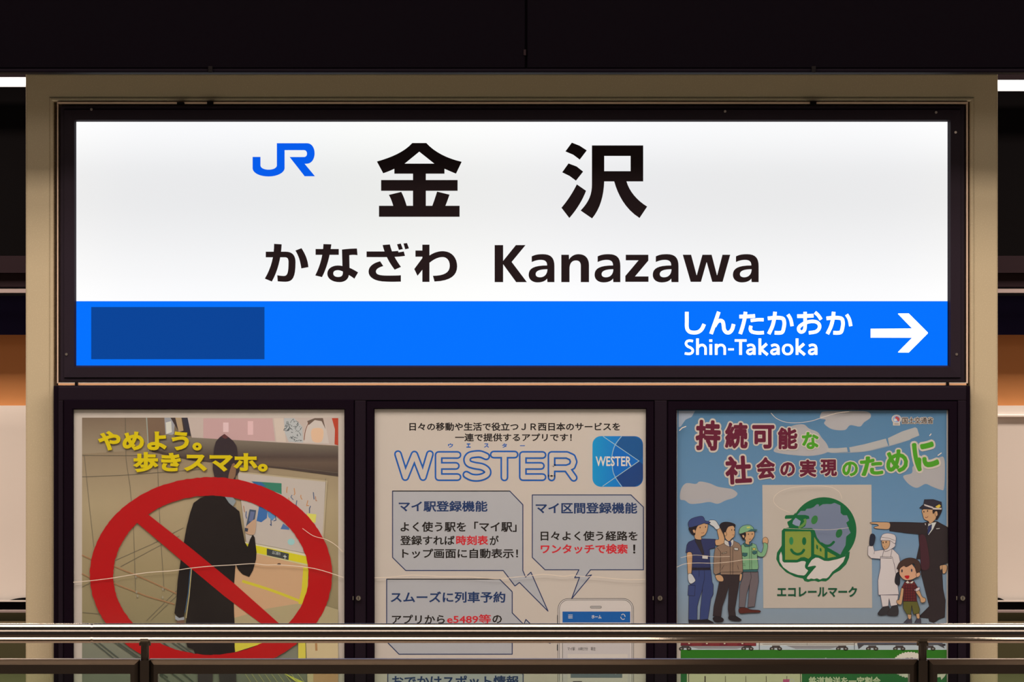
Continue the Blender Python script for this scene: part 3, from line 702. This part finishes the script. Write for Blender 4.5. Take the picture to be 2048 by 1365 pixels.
bubble('122,1277 948,1277 1040,1369 1040,1524 1125,1609 1140,1572 1318,1746 1100,1664 1040,1624 1040,1826 212,1826 122,1734', 'speech_box',
       [('スムーズに列車予約', 150, 1367, 990, 1451, HD, .026), ('アプリから', 160, 1537, 548, 1604, BK, .022), ('e5489等', 563, 1534, 885, 1604, RD, .02), ('の', 895, 1540, 965, 1600, BK, .022)])
bubble('130,1959 1105,1959 1120,1974 1120,2600 130,2600', 'speech_box', [('おでかけスポット情報', 160, 1982, 1090, 2066, HD, .026)])
A.L = 2
GL = (78, 74, 72)
A.poly(rr(1375, 1419, 1927, 2780, 75), (200, 184, 172)); A.stroke(rr(1375, 1419, 1927, 2780, 75)+[(1927-75, 1419)], 4, GL)
A.stroke(rr(1386, 1429, 1916, 2768, 66)+[(1916-66, 1429)], 3.5, GL)
A.stroke('1370,1540 1370,1600', 4, GL, up=False); A.stroke('1370,1755 1370,1800', 6, GL)
A.poly(rr(1612, 1475, 1692, 1488, 6), (180, 168, 158)); A.stroke(rr(1612, 1475, 1692, 1488, 6)+[(1686, 1475)], 3.5, GL)
A.rect(1408, 1512, 1903, 2700, (188, 174, 166)); A.rect(1408, 1514, 1903, 1594, (14, 84, 148)); A.rect(1445, 1825, 1885, 2600, (198, 182, 168)); A.rect(1467, 1955, 1845, 1999, (104, 108, 112))
for y in (1539, 1550, 1561): A.stroke([(1450, y), (1482, y)], 5, (206, 192, 180), up=False)
A.text('ホーム', 1620, 1539, 1693, 1566, (206, 192, 180), .03)
A.stroke('1838,1540 1850,1532 1862,1540 1866,1552', 5, (206, 192, 180), True, up=False); A.stroke('1862,1566 1850,1572 1838,1564 1834,1552', 5, (206, 192, 180), True)
A.text('マイ駅　10時27分　現在', 1445, 1774, 1650, 1800, (92, 84, 82), .006)
A.text('ＪＲ北陸本線 大阪・福井', 1485, 1944, 1725, 1972, (178, 176, 172), .01); A.stroke('1785,1958 1797,1970 1809,1958', 6, (200, 196, 190))
A.rect(1484, 2024, 1550, 2050, (60, 52, 54))
A.stroke('1408,1600 1408,2700', 3, GL, up=False); 
A.part('printed_smartphone')

# ---- poster 3: eco rail mark
p3 = sheet('poster', 'light blue illustrated poster with maroon and green headline and a green round emblem', 1353, 1896, 820.5, PB, WP)
def W3(py): return Z(py, YPost)-ORG[p3].z
A = Art(p3, YPost); A.crop = (1345, 810, 3.657)
SKY = grad_ink('sky_print', [(0, (134, 137, 138)), (.25, (126, 142, 156)), (.55, (98, 130, 156)), (1, (78, 114, 140))], W3(1290), W3(821))
A.rect(34, 36, 2005, 1712, SKY)
CL = (165, 155, 150)
for q in ('62,620 100,575 170,580 200,562 270,575 330,600 390,610 440,620 475,650 450,680 390,700 330,725 270,712 200,722 130,725 90,700 56,690',
          '1085,66 1110,50 1250,48 1420,50 1450,90 1400,130 1370,160 1300,150 1260,185 1170,180 1110,140 1120,110 1080,100',
          '740,340 770,290 780,230 830,180 890,150 960,145 1000,175 1060,200 1090,240 1130,290 1140,340 1080,365 990,375 900,370 810,360',
          '1690,520 1750,500 1760,450 1830,440 1880,410 1940,390 1985,388 1992,500 1985,615 1960,622 1900,600 1850,580 1790,608 1740,590 1700,550'):
    A.poly(q, CL, True)
A.stroke('120,695 200,700 290,690', 12, (164, 156, 154), True)
SV = (168, 160, 152)
A.poly('1130,318 1210,318 1275,312 1282,345 1160,352 1125,345', SV); A.poly('1292,312 1400,290 1560,248 1578,300 1420,340 1300,348', SV); A.poly('1575,245 1680,195 1775,165 1790,175 1805,225 1720,260 1585,300', SV)
A.stroke('1160,352 1300,350 1430,338 1600,298 1740,255', 4, (150, 152, 156), True)
A.poly('45,45 165,45 140,90 95,110 60,160 45,165', (150, 154, 162))
A.part('sky_print')
L0 = 14
MR = (96, 20, 44); GN = (70, 142, 28); HL = (194, 176, 158)
A.L = L0
for (ch, x0, y0, x1, y1, c, r) in (('持', 167, 112, 352, 336, MR, -2), ('続', 382, 128, 552, 326, MR, -1), ('可', 582, 148, 746, 322, MR, 0), ('能', 768, 165, 916, 326, MR, 0), ('な', 944, 198, 1072, 326, GN, 3),
                                   ('社', 383, 372, 578, 582, MR, 3), ('会', 610, 382, 754, 546, MR, 3), ('の', 787, 420, 896, 526, MR, 3), ('実', 926, 400, 1056, 530, MR, 0), ('現', 1080, 400, 1204, 526, MR, 0), ('の', 1240, 415, 1357, 526, GN, 4),
                                   ('た', 1372, 375, 1538, 520, GN, 5), ('め', 1558, 328, 1722, 500, GN, 8), ('に', 1760, 262, 1934, 475, GN, 14)):
    A.L = L0; A.text(ch, x0, y0, x1, y1, c, .042, rot=r, halo=HL, hw=.105, rnd=True)
A.part('headline_lettering')
A.L = L0
A.text('国土交通省', 1680, 92, 1906, 138, (40, 34, 40), .012, halo=HL, hw=.10, rnd=True)
A.ell(1638, 105, 36, 32, HL); A.rect(1612, 125, 1664, 152, HL); A.ell(1638, 105, 27, 25, (134, 150, 178)); A.poly('1640,85 1660,100 1655,122 1638,110 1628,95', (176, 70, 70), True); A.ell(1630, 112, 12, 10, (196, 190, 190)); A.stroke('1622,141 1656,141', 4, (100, 92, 96))
A.part('ministry_logo')
# emblem panel
A.L = L0
A.poly('657,587 1455,585 1460,1487 664,1489', (182, 165, 149))
A.crop = (1540, 980, 6.825)
G = (10, 92, 50); YG = (130, 140, 56)
circ = [(735+445*math.cos(t), 555+452*math.sin(t)) for t in [math.radians(a) for a in range(-150, 60, 6)]]
A.poly(circ+[(1090, 840), (1080, 930), (1040, 1020), (960, 1100), (870, 1150), (800, 1230), (760, 1255), (700, 1250), (660, 1262), (610, 1245), (560, 1250), (520, 1262), (470, 1250), (450, 1215), (340, 1190), (220, 1130), (130, 1040), (85, 950), (95, 860), (158, 765), (160, 560), (190, 530), (260, 515), (240, 470), (235, 440), (270, 420), (300, 395), (205, 400), (200, 375), (215, 350), (320, 345), (350, 310)], G)
A.poly('370,345 420,290 480,290 500,262 560,255 600,235 640,198 670,205 665,232 720,200 780,195 830,198 880,180 960,215 965,320 1000,350 1050,350 1080,420 1040,450 1060,500 1100,590 1040,640 1030,760 990,830 960,890 900,860 780,785 690,720 640,650 610,560 570,525 440,525 480,500 500,440 480,410 540,395 530,360 480,345', (112, 117, 134))
A.poly('350,385 420,430 400,500 350,490 305,465 315,425', (134, 138, 156)); A.stroke('470,400 482,440 440,490 390,520', 34, (96, 132, 62), True)
A.ell(607, 412, 42, 62, (52, 112, 56), 22); A.ell(942, 597, 42, 62, (34, 100, 54), 22)
A.stroke('700,735 760,765 820,760 870,715', 34, G, True, cap=True)
A.poly('600,560 640,650 690,720 780,785 965,890 1030,905 880,960 740,960 620,930 560,880 555,560', G)
A.poly('205,570 550,570 560,600 560,910 525,945 470,920 420,925 370,958 205,958', YG)
A.ell(290, 700, 29, 54, (44, 120, 70)); A.ell(466, 703, 29, 54, G); A.stroke('290,822 320,860 375,882 430,865 462,825', 36, G, True, cap=True)
A.poly('603,645 650,720 745,805 745,935 690,905 603,880', YG); A.poly('785,845 905,912 785,935', YG)
A.poly('630,745 655,765 655,820 630,800', G); A.poly('678,790 702,808 702,850 678,835', G)
WH = (200, 184, 172)
A.poly('150,845 165,900 168,975 190,995 370,995 430,975 470,975 490,990 475,1040 480,1070 520,1105 490,1150 465,1172 380,1165 270,1125 180,1060 130,980 128,900', WH)
A.poly('620,928 660,930 740,972 800,975 920,950 1028,912 1000,985 930,1060 850,1120 800,1190 770,1212 720,1210 680,1228 640,1210 600,1222 560,1212 530,1225 500,1215 510,1190 620,1060 615,1040 590,1040 515,1055 530,1020 570,960', WH)
A.stroke('500,1070 545,1068 612,1052', 30, G, True, cap=True)
A.crop = (1345, 810, 3.657)
A.text('エコレールマーク', 765, 1330, 1350, 1408, (8, 74, 46), .035)
A.part('eco_emblem', label='green round smiling globe and train emblem on white panel')
# printed people, left group
OL = (34, 26, 32); SK = (190, 144, 104)
def fig(items, lw=4):
    for it in items:
        p_, c, sm, ln = it[0], it[1], it[2] if len(it) > 2 else True, it[3] if len(it) > 3 else OL
        A.poly(p_, c, sm, ln, lw)
def face(x, y, e1, e2, mouth):
    for ex, ey in (e1, e2): A.ell(ex, ey, 5, 10, OL, n=10); A.L -= 1
    A.stroke(mouth, 4, (120, 50, 50), True); A.L += 1
A.crop = (1350, 1020, 5.935); A.L = 30
NB = (52, 62, 104); NB2 = (46, 50, 86)
fig([('160,1310 270,1308 300,1305 390,1305 450,1335 462,1350 165,1350', (30, 24, 28), False),
     ('200,715 425,712 440,860 455,890 452,1010 425,1060 410,1180 390,1300 295,1310 300,1180 325,950 290,1050 265,1150 262,1310 160,1308 165,1000 200,800', NB, False),
     ('160,895 240,900 232,1025 152,1018', NB, False), ('200,680 420,685 420,715 205,718', (34, 28, 40), False),
     ('240,350 315,345 400,348 478,350 490,380 470,455 410,468 412,600 422,690 200,690 205,515 128,510 140,420 160,385', NB2, False),
     ('238,348 300,345 345,520 330,540 240,375', (46, 40, 46), False), ('322,540 392,545 390,588 322,582', (196, 184, 172), False),
     ('142,515 200,518 202,650 190,770 155,770 145,640', SK), ('155,768 195,762 235,820 238,850 190,880 160,850', (190, 184, 178)),
     ('500,245 540,215 560,250 585,330 580,410 500,425 478,405 480,360 520,345', SK), ('405,130 440,122 480,130 510,170 530,215 490,235 455,200 410,170', (192, 186, 180)),
     ('235,285 275,185 380,165 385,230 360,290 330,312 310,320 310,355 240,345', SK), ('165,215 250,190 245,240 225,240 240,290 215,300 180,265', OL), ('208,245 230,235 242,262 225,280', SK),
     ('158,150 190,110 260,85 320,78 345,100 355,130 400,140 420,155 370,170 350,160 290,180 180,212 160,190', NB)])
face(0, 0, (297, 212), (362, 205), '310,275 330,278 345,268')
for q in ('318,950 350,820 348,720', '285,720 285,800', '250,690 250,715', '410,470 412,560'): A.stroke(q, 3, OL)
A.part('printed_worker', label='worker in navy uniform and cap raising a gloved hand')
A.L = 60; BJ = (136, 108, 88); BT = (48, 36, 38)
fig([('455,1280 520,1265 575,1300 560,1330 490,1335 455,1310', (34, 26, 30)), ('640,1265 700,1255 780,1300 775,1318 700,1318 640,1300', (34, 26, 30)),
     ('540,770 765,770 760,880 730,1060 710,1180 720,1260 640,1262 628,1180 640,900 600,1040 560,1150 545,1270 450,1262 460,1150 500,980 530,830', BT, False),
     ('480,780 540,775 572,810 570,848 520,850 490,820', SK), ('770,765 795,770 785,830 765,845', SK),
     ('500,435 590,395 640,440 680,360 760,400 785,440 800,620 805,740 770,765 770,772 540,770 540,745 480,775 455,745 460,560 475,460', BJ, False),
     ('540,500 535,745', BJ), ('590,360 640,380 690,350 690,410 655,440 590,410', (190, 178, 166)), ('635,380 655,372 668,410 650,440', (46, 58, 100)),
     ('590,290 620,190 695,195 710,265 700,320 670,345 640,375 600,345', SK), ('530,185 570,150 640,148 712,175 705,215 690,190 630,205 600,265 590,310 560,260', OL), ('580,272 605,268 612,300 590,310', SK),
     ('700,450 748,455 748,482 702,478', (186, 178, 168), False), ('556,512 615,500 612,512 560,524', (170, 148, 124), False)])
face(0, 0, (672, 240), (703, 240), '680,300 700,298')
for q in ('655,440 655,770', '685,440 685,770', '545,740 800,735', '580,660 550,710', '740,660 755,710', '500,450 540,500 535,740'): A.stroke(q, 3, OL)
A.part('printed_worker', label='worker in brown jacket with black hair')
A.L = 60; GJ = (120, 158, 116); GD = (50, 92, 90)
fig([('762,1170 850,1165 890,1185 1000,1195 1002,1220 880,1225 770,1230', (84, 34, 28)),
     ('805,735 985,735 992,850 965,1000 945,1150 862,1160 885,880 850,1000 828,1160 758,1158 770,900 805,800', (104, 90, 90), False),
     ('1040,350 1070,325 1100,345 1102,390 1085,405 1045,400', SK), ('1050,395 1085,400 1100,430 1085,500 1060,550 1020,560 975,540 940,460 990,490 1025,510 1050,440', GJ),
     ('785,420 830,400 880,430 910,395 960,415 980,480 975,560 990,680 975,735 805,730 800,600', GJ, False),
     ('805,400 835,385 880,425 912,395 918,420 880,440 830,440', GD, False), ('800,512 858,515 855,545 826,558 800,545', GD, False), ('915,495 970,490 968,520 940,532 918,520', GD, False), ('805,712 980,708 975,738 805,738', GD, False), ('918,455 955,455 955,478 920,478', (200, 180, 90), False),
     ('800,300 850,260 930,255 940,310 900,370 880,385 880,415 835,400 835,360', SK), ('775,290 830,270 840,300 825,340 810,360 785,320', OL), ('795,305 815,298 825,325 808,335', SK),
     ('765,285 768,225 810,190 880,180 925,210 935,240 970,235 965,250 900,258 850,262', GJ)])
A.poly('850,262 900,230 970,232 965,250 900,258', GD); A.poly('848,203 888,198 892,218 852,222', (190, 186, 90))
face(0, 0, (870, 290), (915, 288), '875,345 890,352 900,342')
for q in ('882,440 885,715', '905,440 908,712', '895,740 905,800 885,880', '800,640 830,645', '805,660 835,662'): A.stroke(q, 3, OL)
A.part('printed_worker', label='worker in green jacket and cap raising a fist')
# right group
A.crop = (1720, 980, 5.056); A.L = 30; CO = (44, 34, 36)
fig([('590,1290 660,1220 700,1180 620,860 610,700 570,700 600,560 590,450 480,440 298,415 300,328 470,330 640,335 700,320 780,322 885,380 884,740 810,760 830,850 838,1000 862,1120 855,1290 800,1310 745,1345 700,1330 695,1300', CO, False),
     ('108,330 200,328 298,335 295,395 230,400 145,390 150,375 185,365 170,350 110,345', SK), ('808,770 870,760 880,800 860,845 835,845 830,800 815,815', SK),
     ('680,400 690,340 775,325 740,400 690,465', (196, 190, 184), False), ('690,370 725,352 720,400 680,465 682,420', (40, 50, 92), False),
     ('632,200 740,195 780,240 770,290 710,345 690,320 650,300 635,260', SK), ('740,200 820,195 820,230 780,300 765,290 785,250 760,215 740,245', OL), ('755,225 778,218 785,255 765,270', SK),
     ('600,185 640,150 650,100 740,98 822,125 828,205 740,200 640,195', (42, 38, 48), False)])
A.poly('645,145 740,175 735,190 650,162', (190, 172, 160)); A.poly('735,182 825,185 822,202 735,200', (190, 172, 160)); A.poly('760,172 800,148 818,165 790,190', (206, 170, 60))
A.stroke('658,340 662,358', 8, (196, 180, 170)); A.stroke('770,395 805,392', 8, (180, 170, 160))
A.poly('600,470 660,480 700,700 690,800 620,800 610,640', (66, 32, 40), True)
face(0, 0, (683, 215), (645, 222), '655,278 672,282 688,268')
A.stroke('828,850 830,760 884,745', 3, (24, 20, 24)); A.stroke('590,450 660,440 700,470', 2, (30, 24, 28))
A.part('printed_stationmaster', label='man in dark uniform and peaked cap pointing left')
A.L = 60; WC = (200, 184, 176); LL = (90, 80, 90)
fig([('180,1250 235,1185 290,1180 295,1240 270,1262 200,1270', (48, 44, 46)), ('275,1250 325,1180 378,1178 382,1265 330,1275 280,1270', (48, 44, 46)),
     ('205,1065 385,1065 375,1165 310,1178 292,1100 285,1175 225,1185', WC, False, LL),
     ('80,570 130,565 145,620 210,610 330,600 390,660 405,730 380,860 360,850 345,750 320,690 200,700 110,692 78,660', WC, False, LL),
     ('205,675 325,680 345,760 370,900 392,1060 185,1065 180,920 205,790', WC, False, LL),
     ('95,560 98,490 110,450 140,452 152,490 132,562', (30, 34, 48)), ('365,850 395,842 400,950 375,965 350,930', (34, 32, 38)),
     ('220,500 300,505 350,540 345,580 260,625 240,600 222,560', WC, True, LL), ('222,515 290,510 300,545 285,585 250,605 225,575', SK), ('205,505 225,455 280,440 345,455 362,490 350,545 300,515 215,512', WC, True, LL)])
face(0, 0, (262, 530), (232, 535), '240,575 252,580')
for q in ('240,605 222,680', '322,600 308,680', '215,480 290,490 355,515', '205,688 320,692', '145,620 140,650'): A.stroke(q, 3.5, LL)
A.part('printed_worker', label='food worker in white overalls raising a dark glove')
A.L = 82; PL = (100, 34, 36)
fig([('440,1345 480,1305 520,1305 522,1348', (66, 60, 70), False), ('550,1345 575,1300 612,1305 615,1350', (66, 60, 70), False), ('480,1250 515,1255 512,1305 488,1305', SK), ('565,1250 595,1250 600,1300 575,1300', SK),
     ('435,1130 575,1125 602,1210 595,1250 540,1262 520,1170 512,1262 470,1258 435,1200', (94, 88, 40), False),
     ('418,990 440,985 432,1080 415,1160 375,1150 370,1118 395,1105', SK), ('560,1030 595,1015 625,1080 660,1100 655,1135 615,1140 600,1090', SK),
     ('450,930 480,920 540,920 580,985 560,1020 575,1130 435,1128 440,1000 420,990', PL, False), ('548,1010 598,985 600,1010 565,1028', (200, 180, 176)),
     ('455,935 480,918 500,940 530,920 545,925 525,950 500,945 475,950', (204, 186, 170), False),
     ('390,800 500,740 560,800 600,830 595,870 560,890 520,910 460,915 420,890 395,850', (200, 148, 114)),
     ('370,800 395,740 450,700 520,690 590,720 612,790 600,830 570,840 555,790 540,745 470,780 440,770 400,800 395,850 385,800', (66, 44, 38)), ('565,850 600,835 605,865 575,885', (200, 148, 114))])
for x in range(455, 570, 26): A.stroke([(x, 960), (x-2, 1125)], 5, (60, 26, 34), up=False)
A.L += 1
for y in range(970, 1125, 26): A.stroke([(445, y), (562, y)], 4, (70, 26, 34), up=False)
A.L += 1
A.poly('448,872 495,868 490,895 468,900', (176, 20, 30), True); A.ell(520, 815, 8, 16, (58, 60, 76)); A.ell(422, 820, 8, 16, (58, 50, 60))
A.part('printed_boy', label='boy in red checked shirt and olive shorts')
# lower strip with goods train, green bands
A.crop = (1345, 1090, 3.657); A.L = 14
A.rect(60, 690, 2005, 770, (176, 180, 190)); A.rect(60, 600, 612, 742, (106, 28, 40)); A.rect(618, 600, 1350, 738, (196, 186, 172)); A.rect(1355, 600, 1975, 722, (70, 104, 150))
A.poly('100,742 560,742 470,762 190,762', (136, 130, 128)); A.poly('830,738 1250,738 1150,762 900,762', (136, 130, 128)); A.poly('1350,722 1975,722 1990,760 1940,735 1400,735 1360,765', (70, 66, 68))
A.L += 1
for x in (115, 245, 375, 505): A.rect(x, 712, x+12, 728, (200, 180, 150)); A.L -= 1; A.rect(x+25, 720, x+100, 742, (120, 40, 44)); A.L -= 1
for x in (65, 520, 728, 1212, 1432, 1630, 1850):
    A.rect(x, 738, x+58, 756, (70, 60, 58)); A.ell(x, 762, 18, 14, (52, 44, 42), n=14); A.ell(x+55, 762, 18, 14, (52, 44, 42), n=14); A.L -= 3
    A.L += 2; A.ell(x, 762, 8, 6, (130, 120, 110), n=10); A.ell(x+55, 762, 8, 6, (130, 120, 110), n=10); A.L -= 4
A.L += 4
A.stroke('635,700 635,770', 5, (80, 76, 76)); A.stroke('660,728 1330,728', 3, (120, 110, 100)); A.stroke('985,700 985,735', 3, (120, 110, 100)); A.stroke('1330,700 1330,768', 4, (70, 66, 66)); A.ell(1985, 733, 12, 8, (40, 36, 40))
A.part('printed_goods_train')
A.L = 24; GB = (38, 106, 22); GB2 = (36, 98, 50)
A.rect(60, 770, 2005, 900, GB); A.rect(60, 900, 2005, 1845, GB2)
A.rect(105, 940, 946, 1800, (198, 186, 150)); A.L += 1
A.stroke('118,942 118,1100', 5, (60, 44, 40)); A.stroke('936,942 936,1100', 5, (60, 44, 40))
for x, wd in ((238, 9), (387, 4), (536, 4), (685, 4), (836, 4)): A.stroke([(x, 962), (x, 1100)], wd, (62, 48, 44), up=False)
A.L += 1
A.rect(808, 985, 856, 1040, (190, 80, 120)); A.ell(872, 1000, 18, 20, (190, 182, 170)); A.ell(872, 1000, 10, 12, (198, 186, 150))
A.text('エコレールマーク　商品マーク', 290, 828, 1510, 905, (206, 196, 176), .03)
A.text('鉄道輸送を一定割合', 996, 966, 1522, 1034, (196, 192, 156), .03)
burst = []
for i in range(72):
    t = 2*math.pi*i/72; r = 1.0 if i % 2 else .93; burst.append((1735+132*r*math.cos(t), 880+98*r*math.sin(t)))
A.poly(burst, (206, 194, 174)); A.text('この商品には', 1640, 825, 1830, 862, (70, 56, 44), .02)
A.poly('1905,950 2000,945 1990,965 1965,990 1960,968 1912,975', (204, 192, 170))
A.part('printed_green_footer')

# ------------------------------------------------------------------ stainless handrail with glass panels in front
YH = -3.2
hr = thing('handrail', 'stainless steel handrail with glass infill panels in front of the notice board', 'railing', (0, YH, 0))
SADDLE = mat('dark_saddle', (.05, .04, .03), .4, 1)
r = 19.6*k(YH); zt = Z(1267.3, YH)
b = MB(); b.tube((X(-1700, YH), YH, zt), (X(183, YH), YH, zt), r, STEEL, 64); b.tube((X(187.5, YH), YH, zt), (X(3800, YH), YH, zt), r, STEEL, 64)
b.tube((X(183, YH), YH, zt), (X(187.5, YH), YH, zt), r*.95, STEEL, 64)
b.build('top_rail', hr)
for px in (-1265, 290, 1845, 3400):
    xx = X(px, YH); wp = 7*k(YH)
    b = MB(); b.tube((xx, YH, 0.012), (xx, YH, zt-r*.6), wp+.001, STEEL2, 24)
    b.tube((xx, YH, zt-r*1.25), (xx, YH, zt-r*.5), wp*1.7, STEEL2, 24)
    b.box(xx-.05, xx+.05, YH-.035, YH+.035, 0.0, .012, STEEL2)
    b.tube((xx-8*k(YH), YH-.0005, zt-.0045), (xx+8*k(YH), YH-.0005, zt-.0045), r-.0022, SADDLE, 48)
    b.box(xx-9*k(YH), xx+9*k(YH), YH-.009, YH+.009, .10, Z(1321, YH), STEEL2)
    b.build('post', hr)
hh = 15*k(YH)
zr1 = Z(1319, YH); zr0 = Z(1347, YH)
for (a, c) in ((-1254, 280.5), (299.5, 1835.5), (1854.5, 3390)):
    b = MB(); wd = 18*k(YH)
    x0, x1 = X(a, YH), X(c, YH)
    ht = zr1-zr0
    b.frame(x0, x1, .10, zr1, [(0, YH+.013), (0, YH-.004), (.0085, YH-.015), (wd, YH-.015), (wd, YH+.013)], STEEL2)
    # heavier top member
    b.box(x0+wd, x1-wd, YH-.01501, YH+.013, zr1-ht, zr1-wd+.002, STEEL2)
    pf = b.build('panel_frame', hr)
    b = MB(); b.box(x0+wd*.8, x1-wd*.8, YH-.003, YH+.003, .10+wd*.8, zr1-ht+.004, GLASS); b.build('glass_pane', pf)
# ------------------------------------------------------------------ unseen light strips added below the rail for its reflection and low light
def light_strip(x0, x1, label):
    z = -.12; t = thing('added_light_strip', label, 'lamp', ((x0+x1)/2, -3.9, z), 'added light strips below the handrail')
    b = MB(); b.box(x0, x1, -4.50, -3.60, z, z+.05, DARKGREY); b.box(x0+.1, x0+.14, -3.61, -3.452, z, z+.03, DARKGREY); b.box(x1-.14, x1-.1, -3.61, -3.452, z, z+.03, DARKGREY); b.build('housing', t)
    b = MB(); b.box(x0, x1, -4.48, -3.62, z+.0505, z+.06, lamp_mat('light_strip_diffuser', (1, .86, .72), 2.6)); b.build('diffuser', t)
light_strip(-4.2, .32, 'added unseen warm light strip below the handrail, left')
light_strip(1.03, 4.6, 'added unseen warm light strip below the handrail, right')
